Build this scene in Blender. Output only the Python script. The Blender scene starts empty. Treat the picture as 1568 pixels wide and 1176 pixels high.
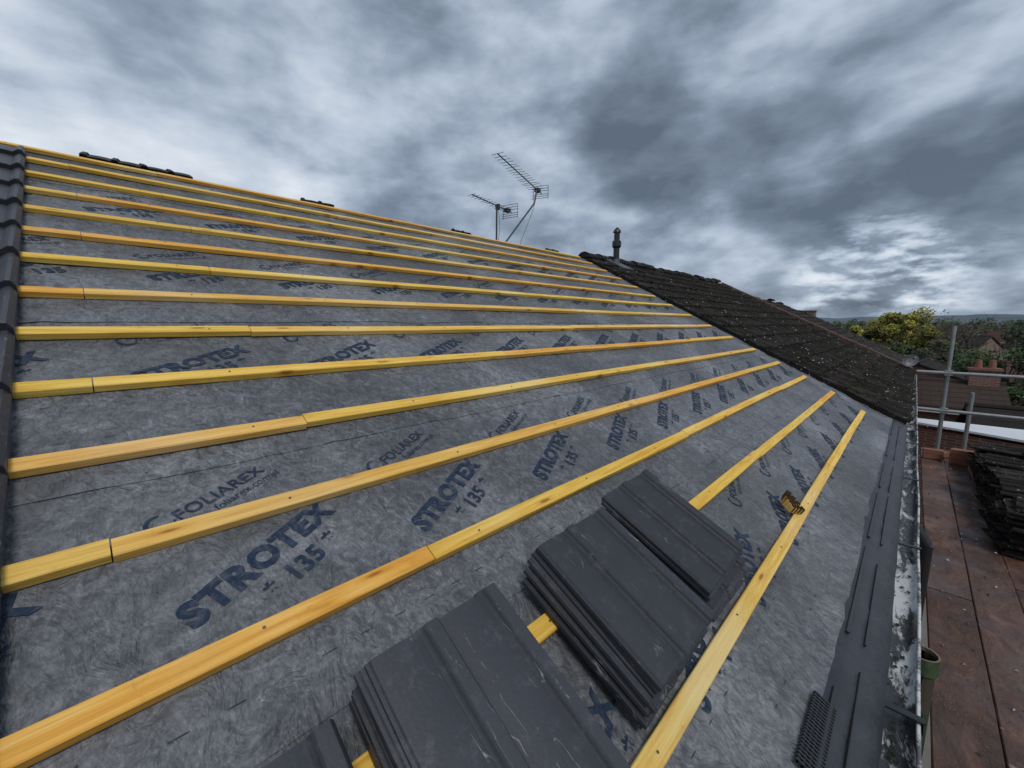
import bpy, math, random
from mathutils import Vector, Matrix, noise
random.seed(7)
rad=math.radians
scene=bpy.context.scene
CAMZ=6.3
H=1.0136
A=rad(27.4)
ca,sa=math.cos(A),math.sin(A)
CAM=Vector((0,0,CAMZ))
NRM=Vector((sa,0,ca)); BV=Vector((0,1,0)); SV=Vector((-ca,0,sa))
O=CAM-NRM*H
MR=Matrix(((BV.x,SV.x,NRM.x,O.x),(BV.y,SV.y,NRM.y,O.y),(BV.z,SV.z,NRM.z,O.z),(0,0,0,1)))
S_RIDGE=4.5*H
RP=MR@Vector((0,S_RIDGE,0))
S2=Vector((ca,0,sa)); N2=Vector((-sa,0,ca)); B2=Vector((0,-1,0))
MB2=Matrix(((B2.x,S2.x,N2.x,RP.x),(B2.y,S2.y,N2.y,RP.y),(B2.z,S2.z,N2.z,RP.z),(0,0,0,1)))
S_EAVE=-0.55*H
VERGE=6.42*H
END=13.6*H
LEFT=-0.165*H

# ---------------------------------------------------------------- mesh helper
class MB:
    def __init__(s): s.v=[]; s.f=[]; s.c=[]; s.m=[]
    def add(s,vs,fs,M=None,col=None,mi=0):
        o=len(s.v)
        for p in vs:
            p=Vector(p)
            if M is not None: p=M@p
            s.v.append(p)
        for f in fs:
            s.f.append([i+o for i in f]); s.c.append(col); s.m.append(mi)
    def box(s,a,b,M=None,col=None,mi=0):
        x0,y0,z0=a;x1,y1,z1=b
        s.add([(x0,y0,z0),(x1,y0,z0),(x1,y1,z0),(x0,y1,z0),(x0,y0,z1),(x1,y0,z1),(x1,y1,z1),(x0,y1,z1)],
          [(0,3,2,1),(4,5,6,7),(0,1,5,4),(1,2,6,5),(2,3,7,6),(3,0,4,7)],M,col,mi)
    def tube(s,p0,p1,r0,r1=None,n=12,caps=True,col=None,mi=0,M=None):
        if r1 is None: r1=r0
        p0=Vector(p0);p1=Vector(p1)
        d=(p1-p0).normalized()
        u=d.orthogonal().normalized(); w=d.cross(u)
        vs=[]
        for p,r in((p0,r0),(p1,r1)):
            for i in range(n):
                a=2*math.pi*i/n
                vs.append(p+u*math.cos(a)*r+w*math.sin(a)*r)
        fs=[(i,(i+1)%n,n+(i+1)%n,n+i) for i in range(n)]
        if caps: fs+= [tuple(range(n-1,-1,-1)),tuple(range(n,2*n))]
        s.add(vs,fs,M,col,mi)
    def obj(s,name,mats,matrix=None,smooth=False,parent=None):
        me=bpy.data.meshes.new(name)
        me.from_pydata([tuple(p) for p in s.v],[],s.f)
        if not isinstance(mats,(list,tuple)): mats=[mats]
        for m in mats: me.materials.append(m)
        for p,mi in zip(me.polygons,s.m):
            p.material_index=mi
            p.use_smooth=smooth
        if any(c is not None for c in s.c):
            at=me.color_attributes.new('tint','FLOAT_COLOR','CORNER')
            for p,c in zip(me.polygons,s.c):
                c=c or (1,1,1)
                for li in p.loop_indices: at.data[li].color=(c[0],c[1],c[2],1)
        me.update()
        o=bpy.data.objects.new(name,me)
        bpy.context.collection.objects.link(o)
        if matrix is not None: o.matrix_world=matrix
        if parent is not None:
            o.parent=parent
        return o
def empty(name,loc=(0,0,0)):
    e=bpy.data.objects.new(name,None); bpy.context.collection.objects.link(e)
    e.empty_display_size=.2
    return e
def keep_parent(o,p):
    mw=o.matrix_world.copy(); o.parent=p; o.matrix_parent_inverse=p.matrix_world.inverted(); o.matrix_world=mw

# ---------------------------------------------------------------- material helper
class N:
    def __init__(s,tree): s.t=tree; s.n=tree.nodes; s.l=tree.links
    def new(s,t,**k):
        n=s.n.new(t)
        for a,b in k.items(): setattr(n,a,b)
        return n
    def set(s,inp,v):
        if isinstance(v,bpy.types.NodeSocket): s.l.new(v,inp)
        elif v is not None:
            if isinstance(v,(tuple,list)) and len(v)==3 and inp.type=='RGBA': v=(*v,1)
            inp.default_value=v
    def math(s,op,a,b=None,c=None,clamp=False):
        n=s.new('ShaderNodeMath',operation=op); n.use_clamp=clamp
        s.set(n.inputs[0],a)
        if b is not None: s.set(n.inputs[1],b)
        if c is not None: s.set(n.inputs[2],c)
        return n.outputs[0]
    def vmath(s,op,a,b=None):
        n=s.new('ShaderNodeVectorMath',operation=op)
        s.set(n.inputs[0],a)
        if b is not None: s.set(n.inputs[1],b)
        return n.outputs['Value'] if op in('DOT_PRODUCT','LENGTH') else n.outputs[0]
    def mapr(s,v,a,b,c=0.,d=1.,smooth=False):
        n=s.new('ShaderNodeMapRange'); n.clamp=True
        if smooth: n.interpolation_type='SMOOTHSTEP'
        s.set(n.inputs[0],v)
        for i,x in enumerate((a,b,c,d)): s.set(n.inputs[i+1],x)
        return n.outputs[0]
    def mix(s,f,a,b,blend='MIX'):
        n=s.new('ShaderNodeMix',data_type='RGBA',blend_type=blend)
        s.set(n.inputs[0],f); s.set(n.inputs[6],a); s.set(n.inputs[7],b)
        return n.outputs[2]
    def noise(s,vec,scale,detail=4,rough=.5,dist=0.,fac=True):
        n=s.new('ShaderNodeTexNoise')
        s.set(n.inputs['Vector'],vec)
        n.inputs['Scale'].default_value=scale;n.inputs['Detail'].default_value=detail
        n.inputs['Roughness'].default_value=rough;n.inputs['Distortion'].default_value=dist
        return n.outputs[0] if fac else n.outputs[1]
    def voro(s,vec,scale,feature='F1',out=0,rnd=1.):
        n=s.new('ShaderNodeTexVoronoi',feature=feature)
        s.set(n.inputs['Vector'],vec); n.inputs['Scale'].default_value=scale
        n.inputs['Randomness'].default_value=rnd
        return n.outputs[out]
    def mapping(s,vec,scale=(1,1,1),loc=(0,0,0),rot=(0,0,0)):
        n=s.new('ShaderNodeMapping'); s.set(n.inputs[0],vec)
        n.inputs['Scale'].default_value=scale;n.inputs['Location'].default_value=loc;n.inputs['Rotation'].default_value=rot
        return n.outputs[0]
    def ramp(s,f,stops):
        n=s.new('ShaderNodeValToRGB'); s.set(n.inputs[0],f)
        cr=n.color_ramp
        while len(cr.elements)<len(stops): cr.elements.new(.5)
        for e,(p,c) in zip(cr.elements,stops):
            e.position=p; e.color=(*c,1) if len(c)==3 else c
        return n.outputs[0]
    def bump(s,h,strength=.3,dist=.01,normal=None):
        n=s.new('ShaderNodeBump'); s.set(n.inputs['Height'],h)
        n.inputs['Strength'].default_value=strength;n.inputs['Distance'].default_value=dist
        if normal is not None: s.set(n.inputs['Normal'],normal)
        return n.outputs[0]
def material(name):
    m=bpy.data.materials.new(name); m.use_nodes=True
    t=N(m.node_tree); b=m.node_tree.nodes['Principled BSDF']
    tc=t.new('ShaderNodeTexCoord').outputs['Object']
    return m,t,b,tc
def simple(name,col,rough=.6,metal=0.,var=.25,scale=8.,bump=.15):
    m,t,b,tc=material(name)
    n=t.noise(tc,scale,5,.6)
    c=t.mix(n,tuple(x*(1-var) for x in col),tuple(min(1,x*(1+var)) for x in col))
    t.set(b.inputs['Base Color'],c)
    b.inputs['Roughness'].default_value=rough;b.inputs['Metallic'].default_value=metal
    if bump: t.set(b.inputs['Normal'],t.bump(t.noise(tc,scale*6,4,.6),bump,.01))
    return m

# membrane
m_mem,t,b,tc=material('underlay_fabric')
n1=t.noise(tc,1.3,4,.6,.6); n2=t.noise(tc,24,6,.7,1.2); n3=t.noise(t.mapping(tc,(1,.5,1),rot=(0,0,.6)),70,5,.75,1.8)
mix1=t.math('ADD',t.math('MULTIPLY',n1,.34),t.math('ADD',t.math('MULTIPLY',n2,.38),t.math('MULTIPLY',n3,.28)))
c=t.ramp(mix1,[(.39,(.056,.061,.071)),(.47,(.102,.108,.121)),(.53,(.168,.177,.195)),(.64,(.34,.35,.375))])
dirt=t.mapr(t.noise(t.mapping(tc,(1,1.4,1)),.75,6,.68,1.2),.45,.64,0,.6)
c=t.mix(dirt,c,(.070,.070,.071))
sc=t.mapr(t.noise(t.mapping(tc,(1,2.2,1)),5,6,.78,2.),.60,.72,0,.5)
c=t.mix(sc,c,(.072,.068,.064))
t.set(b.inputs['Base Color'],c); b.inputs['Roughness'].default_value=.45
b.inputs['Specular IOR Level'].default_value=.5
b1=t.bump(n3,.45,.005); b2=t.bump(t.noise(t.mapping(tc,(1.5,1,1),rot=(0,0,-.4)),7,4,.55,1.6),.95,.026,b1)
b3=t.bump(t.mapr(t.voro(t.mapping(tc,(1,2.4,1),rot=(0,0,.25)),34),0,.2),.3,.003,b2)
t.set(b.inputs['Normal'],b3)

def inkmat(name,col,keep):
    m,t,b,tc=material(name)
    n=t.noise(tc,45,5,.75,.5)
    c=t.mix(t.mapr(n,.46,.72,0,keep),col,(.11,.13,.16))
    t.set(b.inputs['Base Color'],c);b.inputs['Roughness'].default_value=.6;b.inputs['Specular IOR Level'].default_value=.25
    return m
m_print=inkmat('printed_ink',(.013,.027,.058),.7)
m_dash=inkmat('printed_dash',(.03,.035,.045),.9)

# battens
m_bat,t,b,tc=material('treated_softwood')
tint=t.new('ShaderNodeVertexColor',layer_name='tint').outputs[0]
st=t.mapping(tc,(1.1,20,20))
g=t.noise(st,2.2,5,.6,1.0); g2=t.noise(t.mapping(tc,(2.2,70,70)),2.5,4,.6,.6)
c=t.ramp(g,[(.28,(.62,.32,.045)),(.45,(.80,.47,.085)),(.58,(.87,.57,.13)),(.75,(.92,.69,.24))])
c=t.mix(t.math('MULTIPLY',t.mapr(g2,.5,.7),.36),c,(.52,.25,.035))
kn=t.voro(t.mapping(tc,(3.2,14,4)),1.25)
c=t.mix(t.mapr(kn,.07,.14,.8,0,True),c,(.13,.045,.01))
c=t.mix(t.mapr(kn,.10,.28,.35,0,True),c,(.55,.23,.02))
big=t.noise(tc,1.3,3,.5)
c=t.mix(t.mapr(big,.5,.7,0,.4),c,(.92,.75,.38))
dm=t.mapr(t.noise(tc,22,6,.75),.60,.78,0,.55)
c=t.mix(dm,c,(.28,.17,.07))
c=t.mix(1.,c,tint,'MULTIPLY')
t.set(b.inputs['Base Color'],c); b.inputs['Roughness'].default_value=.75;b.inputs['Specular IOR Level'].default_value=.3
t.set(b.inputs['Normal'],t.bump(g2,.5,.003))

def tilemat(name,base,marks=True,moss=False):
    m,t,b,tc=material(name)
    n=t.noise(tc,5,5,.65); nf=t.noise(tc,160,3,.6)
    c=t.mix(t.math('ADD',t.math('MULTIPLY',n,.6),t.math('MULTIPLY',nf,.4)),tuple(x*.6 for x in base),tuple(x*1.45 for x in base))
    if marks:
        w=t.noise(t.mapping(tc,(5,.9,2),rot=(0,0,.12)),3.0,3,.5,.6)
        line=t.math('ABSOLUTE',t.math('SUBTRACT',w,.53))
        mk=t.math('MULTIPLY',t.mapr(line,.0,.006,1,0),t.mapr(t.noise(tc,11,5,.75),.52,.62))
        c=t.mix(t.math('MULTIPLY',mk,.6),c,(.40,.41,.41))
        dust=t.mapr(t.noise(tc,18,6,.8),.54,.8,0,.3)
        c=t.mix(dust,c,(.2,.2,.21))
        at=t.new('ShaderNodeVertexColor',layer_name='tint').outputs[0]
        c=t.mix(1.,c,at,'MULTIPLY')
    if moss:
        at=t.new('ShaderNodeVertexColor',layer_name='tint').outputs[0]
        c=t.mix(1.,c,at,'MULTIPLY')
        g=t.mapr(t.noise(tc,3.5,6,.7,.5),.44,.6)
        c=t.mix(t.math('MULTIPLY',g,.85),c,(.011,.0095,.008))
        br=t.mapr(t.noise(tc,2.,4,.7),.56,.72,0,.45)
        c=t.mix(br,c,(.048,.038,.026))
        l=t.mapr(t.voro(tc,15),.10,.18,1,0)
        l=t.math('MULTIPLY',l,t.mapr(t.noise(tc,3,3),.46,.54))
        c=t.mix(t.math('MULTIPLY',l,.9),c,(.46,.45,.42))
        l2=t.math('MULTIPLY',t.mapr(t.voro(tc,44),.14,.24,1,0),t.mapr(t.noise(tc,8,3),.5,.58))
        c=t.mix(t.math('MULTIPLY',l2,.6),c,(.3,.29,.25))
    t.set(b.inputs['Base Color'],c)
    b.inputs['Roughness'].default_value=.5 if not moss else .85
    b.inputs['Specular IOR Level'].default_value=.4 if not moss else .2
    t.set(b.inputs['Normal'],t.bump(t.noise(tc,120 if not moss else 40,5,.7),.35 if not moss else .9,.003 if not moss else .014))
    return m
m_tile=tilemat('grey_concrete_tile',(.036,.038,.046))
m_old=tilemat('weathered_tile',(.030,.026,.024),False,True)
m_moss=simple('moss_clump',(.018,.018,.011),.95,0,.5,20,.5)
m_mortar=simple('mortar',(.17,.085,.06),.9,0,.5,9,.5)
m_black=simple('black_plastic',(.02,.021,.024),.35,0,.3,10,.1)
m_strip=simple('eaves_felt',(.034,.038,.046),.4,0,.7,7,.5)
m_metal=simple('galvanised_steel',(.34,.35,.34),.45,.6,.3,12,.1)
m_alu=simple('aerial_aluminium',(.07,.07,.075),.5,.5,.2,12,0)
m_lead=simple('lead_flashing',(.11,.115,.13),.5,.3,.3,10,.3)
m_white=simple('white_sheet',(.72,.75,.79),.35,0,.08,2,0)
m_terra=simple('terracotta',(.26,.115,.075),.8,0,.4,10,.3)
m_greenpipe,t,b,tc=material('mossy_green_pipe')
c=t.ramp(t.noise(t.mapping(tc,(3,3,1)),6,5,.7),[(.3,(.02,.035,.015)),(.55,(.05,.085,.035)),(.75,(.14,.16,.08))])
t.set(b.inputs['Base Color'],c);b.inputs['Roughness'].default_value=.6
m_gut,t,b,tc=material('gutter_peeling')
f=t.mapr(t.noise(t.mapping(tc,(1,.3,1)),9,6,.7,.6),.48,.54)
c=t.mix(f,(.03,.03,.032),(.55,.57,.58))
c=t.mix(t.mapr(t.noise(tc,20,4,.7),.55,.7,0,.6),c,(.1,.09,.07))
t.set(b.inputs['Base Color'],c);b.inputs['Roughness'].default_value=.25
t.set(b.inputs['Normal'],t.bump(t.noise(tc,25,4,.6),.4,.01))
m_rim,t,b,tc=material('gutter_rim')
c=t.mix(t.mapr(t.noise(tc,7,6,.8),.46,.56),(.6,.61,.6),(.1,.1,.1))
t.set(b.inputs['Base Color'],c);b.inputs['Roughness'].default_value=.35
m_deck,t,b,tc=material('dirty_scaffold_boards')
tint=t.new('ShaderNodeVertexColor',layer_name='tint').outputs[0]
c=t.ramp(t.noise(t.mapping(tc,(1,.45,1)),8,7,.75,.5),[(.3,(.035,.022,.018)),(.47,(.10,.052,.038)),(.58,(.15,.080,.058)),(.76,(.26,.17,.13))])
c=t.mix(t.mapr(t.noise(tc,1.1,4,.6),.45,.65,0,.55),c,(.085,.065,.055))
sp=t.mapr(t.voro(tc,24),.13,.2,1,0); sp=t.math('MULTIPLY',sp,t.mapr(t.noise(tc,5,3),.46,.54))
c=t.mix(t.math('MULTIPLY',sp,.85),c,(.02,.018,.016))
sp=t.mapr(t.voro(tc,75),.16,.22,1,0); sp=t.math('MULTIPLY',sp,t.mapr(t.noise(tc,4,3),.5,.58))
c=t.mix(t.math('MULTIPLY',sp,.7),c,(.30,.22,.18))
wv=t.mapr(t.noise(tc,3.1,4,.6,1.),.68,.72,0,.7)
c=t.mix(wv,c,(.3,.29,.28))
c=t.mix(1.,c,tint,'MULTIPLY')
t.set(b.inputs['Base Color'],c)
t.set(b.inputs['Roughness'],t.mapr(t.noise(tc,4,4),.4,.62,.32,.8))
t.set(b.inputs['Normal'],t.bump(t.noise(t.mapping(tc,(1,.3,1)),40,5,.75),.7,.007))
def brickmat(name,c1,c2,mort=(.3,.28,.26),scale=1.):
    m,t,b,tc=material(name)
    sep=t.new('ShaderNodeSeparateXYZ');t.set(sep.inputs[0],tc)
    cmb=t.new('ShaderNodeCombineXYZ');t.set(cmb.inputs[0],t.math('ADD',sep.outputs[0],sep.outputs[1]));t.set(cmb.inputs[1],sep.outputs[2])
    br=t.new('ShaderNodeTexBrick');t.set(br.inputs['Vector'],cmb.outputs[0])
    br.inputs['Scale'].default_value=scale
    br.inputs['Brick Width'].default_value=.225;br.inputs['Row Height'].default_value=.075;br.inputs['Mortar Size'].default_value=.008
    br.inputs['Color1'].default_value=(*c1,1);br.inputs['Color2'].default_value=(*c2,1);br.inputs['Mortar'].default_value=(*mort,1)
    c=t.mix(t.mapr(t.noise(tc,1.3,5,.7),.4,.7,0,.4),br.outputs[0],(.1,.06,.05))
    t.set(b.inputs['Base Color'],c);b.inputs['Roughness'].default_value=.9
    return m
m_brick=brickmat('red_brick',(.19,.075,.05),(.25,.11,.075))
m_brick2=brickmat('brown_brick',(.17,.095,.07),(.24,.14,.1))
m_glass=simple('window_glass',(.03,.04,.05),.08,0,.1,1,0)
m_frame=simple('upvc_frame',(.62,.62,.62),.4,0,.05,1,0)
def farroof(name,base):
    m,t,b,tc=material(name)
    n=t.noise(tc,2.,6,.75); nf=t.noise(tc,14,4,.7)
    sep=t.new('ShaderNodeSeparateXYZ');t.set(sep.inputs[0],tc)
    w=t.math('FRACT',t.math('MULTIPLY',sep.outputs[2],6.))
    wx=t.math('FRACT',t.math('MULTIPLY',sep.outputs[0],3.3))
    c=t.mix(t.math('ADD',t.math('MULTIPLY',n,.6),t.math('MULTIPLY',nf,.4)),tuple(x*.35 for x in base),tuple(x*1.6 for x in base))
    c=t.mix(t.mapr(w,0,.22,.7,0),c,(.010,.008,.007))
    c=t.mix(t.mapr(wx,0,.1,.4,0),c,(.010,.008,.007))
    t.set(b.inputs['Base Color'],c);b.inputs['Roughness'].default_value=.95;b.inputs['Specular IOR Level'].default_value=.15
    return m
m_fr1=farroof('dark_roof_tiles',(.032,.028,.027)); m_fr2=farroof('red_roof_tiles',(.09,.048,.04)); m_fr3=farroof('brown_roof_tiles',(.06,.044,.038))

# ---------------------------------------------------------------- membrane
house=empty('brick_terraced_house')
def wr(bm,sm):
    k=sm/H
    ph=((k+.15)/.3305)%1.0
    env=math.sin(math.pi*ph)**.7 if 0<ph<1 else 0
    v=noise.noise(Vector((bm*1.7,sm*3.1,3.3)))*.013
    rd=1-abs(noise.noise(Vector((bm*3.2+sm*2.2,sm*4.5-bm*1.1,9.))))*2.2
    v+=max(0,rd)**3*.0065+noise.noise(Vector((bm*9+sm*3,sm*12,1.)))*.002
    return env*(v-.008)
seams=[-.43,.30,1.06,1.95,2.87,3.75,4.5]
mb=MB()
nb=420
for i in range(len(seams)-1):
    s0=seams[i]*H; s1=seams[i+1]*H+(.12 if i<5 else 0)
    ns=max(10,int((s1-s0)/.018))
    b0,b1=-1.2,VERGE
    vs=[];fs=[]
    for j in range(ns+1):
        f=j/ns
        for q in range(nb+1):
            bb=b0+(b1-b0)*q/nb
            ss=s0+(s1-s0)*f
            edge=0
            if j==0: ss+=.012*noise.noise(Vector((bb*2.5,i*5.,0)))
            if i>0: edge=(.0018+.003*max(0,noise.noise(Vector((bb*4,i*3.,2)))))*max(0,1-f*ns/6)+.0005
            over=-.004 if (i<5 and ss>seams[i+1]*H+.01) else 0
            vs.append((bb,ss,wr(bb,ss)+edge+over*min(1,max(0,(ss-seams[i+1]*H)/.04))))
    for j in range(ns):
        for q in range(nb):
            a=j*(nb+1)+q; fs.append((a,a+1,a+nb+2,a+nb+1))
    mb.add(vs,fs)
mem=mb.obj('roof_underlay_membrane',m_mem,MR,True)

def text_mesh(body,size,bold=0.004,spc=1.):
    cu=bpy.data.curves.new('t','FONT'); cu.body=body; cu.size=size; cu.offset=bold; cu.resolution_u=3; cu.space_character=spc
    ob=bpy.data.objects.new('t',cu); bpy.context.collection.objects.link(ob)
    dg=bpy.context.evaluated_depsgraph_get(); dg.update()
    me=bpy.data.meshes.new_from_object(ob.evaluated_get(dg))
    vs=[v.co.copy() for v in me.vertices]; fs=[tuple(p.vertices) for p in me.polygons]
    bpy.data.objects.remove(ob); bpy.data.meshes.remove(me)
    return vs,fs
def fitw(tm,w,hscale=1.):
    vs,fs=tm
    x0=min(v.x for v in vs);x1=max(v.x for v in vs)
    k=w/(x1-x0)
    return [Vector(((v.x-x0)*k,v.y*k*hscale,0)) for v in vs],fs
T1=fitw(text_mesh('STROTEX',.1,.0050,1.08),.40*H,1.0)
T2=fitw(text_mesh('* 135 *',.07,.0022,1.05),.21*H)
T3=fitw(text_mesh('FOLIAREX',.07,.0010,1.05),.24*H)
T4=fitw(text_mesh('foliarex.com.pl',.03,.0),.19*H)
def swirl():
    vs=[];fs=[];n=22
    for i in range(n+1):
        a=rad(60+290*i/n); w=.003+.006*math.sin(math.pi*i/n)
        for r in(.032-w,.032+w*.3): vs.append(Vector((math.cos(a)*r*.9-.035,math.sin(a)*r+.018,0)))
    for i in range(n): fs.append((2*i,2*i+1,2*i+3,2*i+2))
    return vs,fs
T5=swirl()
pb=MB()
ang=rad(26.5)
def put(T,b0,s0,ox=0,oy=0):
    vs,fs=T; out=[]
    for v in vs:
        x=v.x+ox; y=v.y+oy
        bb=b0*H+x*math.cos(ang)-y*math.sin(ang); ss=s0*H+x*math.sin(ang)+y*math.cos(ang)
        out.append((bb,ss,wr(bb,ss)+.0032))
    if max(o[0] for o in out)>VERGE-.03 : return
    if min(o[1] for o in out)<-.42*H: return
    pb.add(out,fs)
for pi,(sS,sF,off) in enumerate([(-.21,.085,-.2),(.594,.89,0),(1.52,1.80,.02),(2.36,2.66,.15),(3.28,3.58,-.02)]):
    for i in range(-2,13):
        bb=.085+.56*i+off
        put(T1,bb,sS)
        put(T2,bb,sS,.13,-.08)
        bf=.11+.556*i+off
        put(T5,bf,sF); put(T3,bf,sF); put(T4,bf,sF,.07,-.036)
pr=pb.obj('printed_lettering',m_print,MR)
db=MB()
def dashrow(s,step,ln,w,b0=-1,b1=6.2,prob=1.,slant=0):
    x=b0
    while x<b1:
        if random.random()<prob:
            bb=x*H; ss=s*H+random.uniform(-.001,.001)
            pts=[(bb,ss),(bb+ln,ss+slant),(bb+ln,ss+w+slant),(bb,ss+w)]
            db.add([(p[0],p[1],wr(p[0],p[1])+.0028) for p in pts],[(0,1,2,3)])
        x+=step
for base in(.30,1.06,1.95,2.87,3.75):
    dashrow(base+.115,.085,.03,.0022,prob=.75); dashrow(base+.20,.1,.024,.002,prob=.7)
for s in(-.33,-.22,.12,1.42):
    dashrow(s,.11,.022,.002,prob=.6,slant=random.choice((0,.006)))
dp=db.obj('printed_dashes',m_dash,MR)
bpy.context.view_layer.update()
for o in(pr,dp): keep_parent(o,mem)

# ---------------------------------------------------------------- battens
def batten(k,s,b0,b1,joints):
    mb=MB(); js=[b0]+joints+[b1]
    W=.025;T=.026
    for a,bx in zip(js[:-1],js[1:]):
        a*=H;bx*=H; a+=.003
        r=random.random()
        g=random.uniform(.92,1.05)
        tint=(g,g*random.uniform(.95,1.06),g*random.uniform(.8,1.25))
        if r<.15: tint=(.98,.84,.8)
        ds=random.uniform(-.004,.004); dn=random.uniform(0,.002); sl=random.uniform(-.001,.001)
        n=max(2,int((bx-a)/.1)); cs=[(-W,.002),(-W,T-.0025),(-W+.0025,T),(W-.0025,T),(W,T-.0025),(W,.002)]
        vs=[];fs=[]
        for i in range(n+1):
            x=a+(bx-a)*i/n
            wob=noise.noise(Vector((x*.8,s*7,0)))*.005
            wv=1+noise.noise(Vector((x*4,s*9,2)))*.05
            for y,z in cs: vs.append((x,s*H+ds+sl*x+y*wv+wob,z+dn+noise.noise(Vector((x*1.1,s*3,5.)))*.002))
        m=len(cs)
        for i in range(n):
            for j in range(m):
                p=i*m+j;q=i*m+(j+1)%m
                fs.append((p,p+m,q+m,q))
        fs.append(tuple(range(m)));fs.append(tuple(n*m+j for j in reversed(range(m))))
        mb.add(vs,fs,None,tint)
    o=mb.obj('roof_batten',m_bat,MR)
    nb_=MB()
    x=(b0+.1)*H
    while x<b1*H-.1:
        p=(x+random.uniform(-.01,.01),s*H+random.uniform(-.008,.008),.0285)
        nb_.tube(p,(p[0],p[1],.0293),.0035,n=8)
        x+=.6
    c=nb_.obj('nail_heads',m_lead,None); c.parent=o
ends=[5.8,6.0,6.05,6.1,6.12,6.15,6.15,6.18,6.2,6.2,6.2,6.2,6.22,6.22,6.22]
j0={2:.60,3:-.017,4:.49,5:-.01,6:.49,7:0.,8:.47,9:.02,10:.5,11:.03,12:.45,13:.02,14:.5}
for k in range(15):
    s=-.15+.3305*k if k<14 else 4.43
    js=[]
    if k in j0: js=[j0[k]]
    nx=(js[0] if js else 1.0)+random.choice((1.77,2.36,2.95))
    while nx<ends[k]-.4: js.append(nx); nx+=random.choice((2.36,2.95))
    batten(k,s,-.35 if k>2 else -1.1,ends[k],js)

# ---------------------------------------------------------------- tiles
def roll(u,c0,hw,h,flat=.5):
    d=abs(u-c0)/hw
    if d<flat: return h
    if d<1: return h*(.5+.5*math.cos(math.pi*(d-flat)/(1-flat)))
    return 0
def prof(u):
    h=max(roll(u,.43,.075,.0165),roll(u,.93,.075,.0165))
    for c0 in (.175,.68):
        d=abs(u-c0)/.165
        if d<1: h+=.004*(1-d*d)
    if u<.03: h-=.004
    return h
US=sorted(set([i/24 for i in range(25)]+[.02,.03,.355,.37,.38,.39,.47,.48,.49,.505,.855,.87,.88,.89,.97,.98]))
def tile(mb,M,L=.42,W=.33,th=.0105,col=None):
    vs=[];n=len(US)
    ys=[0,.005,L*.5,L-.004,L]
    for yi,y in enumerate(ys):
        for u in US:
            z=prof(u); 
            if yi==0: z-=.003
            vs.append((u*W,y,z+th))
    for yi in (0,1):
        for u in US: vs.append((u*W,(0,L)[yi],prof(u)))
    fs=[]
    for r in range(4):
        for i in range(n-1):
            a=r*n+i; fs.append((a,a+1,a+n+1,a+n))
    b0=5*n;b1=6*n
    for i in range(n-1):
        fs.append((b0+i,b1+i,b1+i+1,b0+i+1)); fs.append((b0+i,b0+i+1,i+1,i)); fs.append((4*n+i,4*n+i+1,b1+i+1,b1+i))
    fs.append((b0,0,n,2*n,3*n,4*n,b1)); fs.append((b0+n-1,b1+n-1,5*n-1,4*n-1,3*n-1,2*n-1,n-1))
    mb.add(vs,fs,M,col)
def stack(b0,s0,count,rot=0.,base=.029,pitch=.0135,seed=1,fan=(0.,0.),M=MR,jit=.006,splay=0.):
    rnd=random.Random(seed); mb=MB()
    for i in range(count):
        f=(count-1-i)/max(1,count-1)
        Mx=Matrix.Translation((b0*H+fan[0]*f+rnd.uniform(-jit,jit),s0*H+fan[1]*f+rnd.uniform(-jit,jit),base+i*pitch))@Matrix.Rotation(rad(rot+splay*f+rnd.uniform(-1.2,1.2)),4,'Z')@Matrix.Rotation(rad(rnd.uniform(-.2,.2)),4,'X')
        g=rnd.uniform(.8,1.3)
        tile(mb,Mx,col=(g,g,g))
    return mb.obj('roof_tile_stack',m_tile,M)
stack(.285,-.115,9,0.,seed=2,fan=(-.022,-.01),jit=.006)
stack(.795,-.085,9,-.5,seed=3,fan=(-.008,-.022),jit=.008,splay=1.5)
stack(1.185,-.045,9,1.5,seed=5,fan=(.05,-.055),jit=.013,splay=-3)
stack(-.10,-.15,6,0.,seed=8,fan=(-.01,0))

def course_tiles(mb,b0,b1,s0,s1,gauge,tw,n0=.03,rise=.022,jit=.002,ndiv=12,cols=None,gap=.0,seed=3,kick=.034,pk=1.3):
    rnd=random.Random(seed)
    k=0; s=s0
    while s<s1-.02:
        e=min(s+gauge+.05,s1)
        x=b0
        while x<b1-.01:
            j=rnd.uniform(-jit,jit); tl=rnd.uniform(-jit,jit); ds=rnd.uniform(-jit,jit)*1.8
            w=min(tw,b1-x)
            us=[i/ndiv for i in range(ndiv+1)]
            vs=[]
            for (yy,zz) in((s+ds+.003,n0+rise-kick),(s+ds,n0+rise-.003),(s+ds+.005,n0+rise),(e,n0+rise*.2-.004)):
                for u in us: vs.append((x+gap/2+u*(w-gap),yy,zz+prof(u*w/tw)*pk+j+tl*(u-.5)))
            n=ndiv+1;fs=[]
            for r in range(3):
                for i in range(ndiv): a=r*n+i; fs.append((a,a+1,a+n+1,a+n))
            fs.append((0,n,2*n,3*n)); fs.append((n-1,4*n-1,3*n-1,2*n-1))
            g=rnd.uniform(.6,1.4)
            mb.add(vs,fs,None,(g,g*rnd.uniform(.93,1.03),g*rnd.uniform(.88,1.03)) if cols else (1.3,1.3,1.3))
            x+=tw
        s+=gauge;k+=1
G=.3305*H
mb=MB()
course_tiles(mb,LEFT-.9,LEFT,(-.15+.3305*2)*H-.04,4.36*H,G,.3,.018,.036,.001,24,kick=.05)
o=mb.obj('laid_roof_tiles',m_tile,MR)

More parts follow.
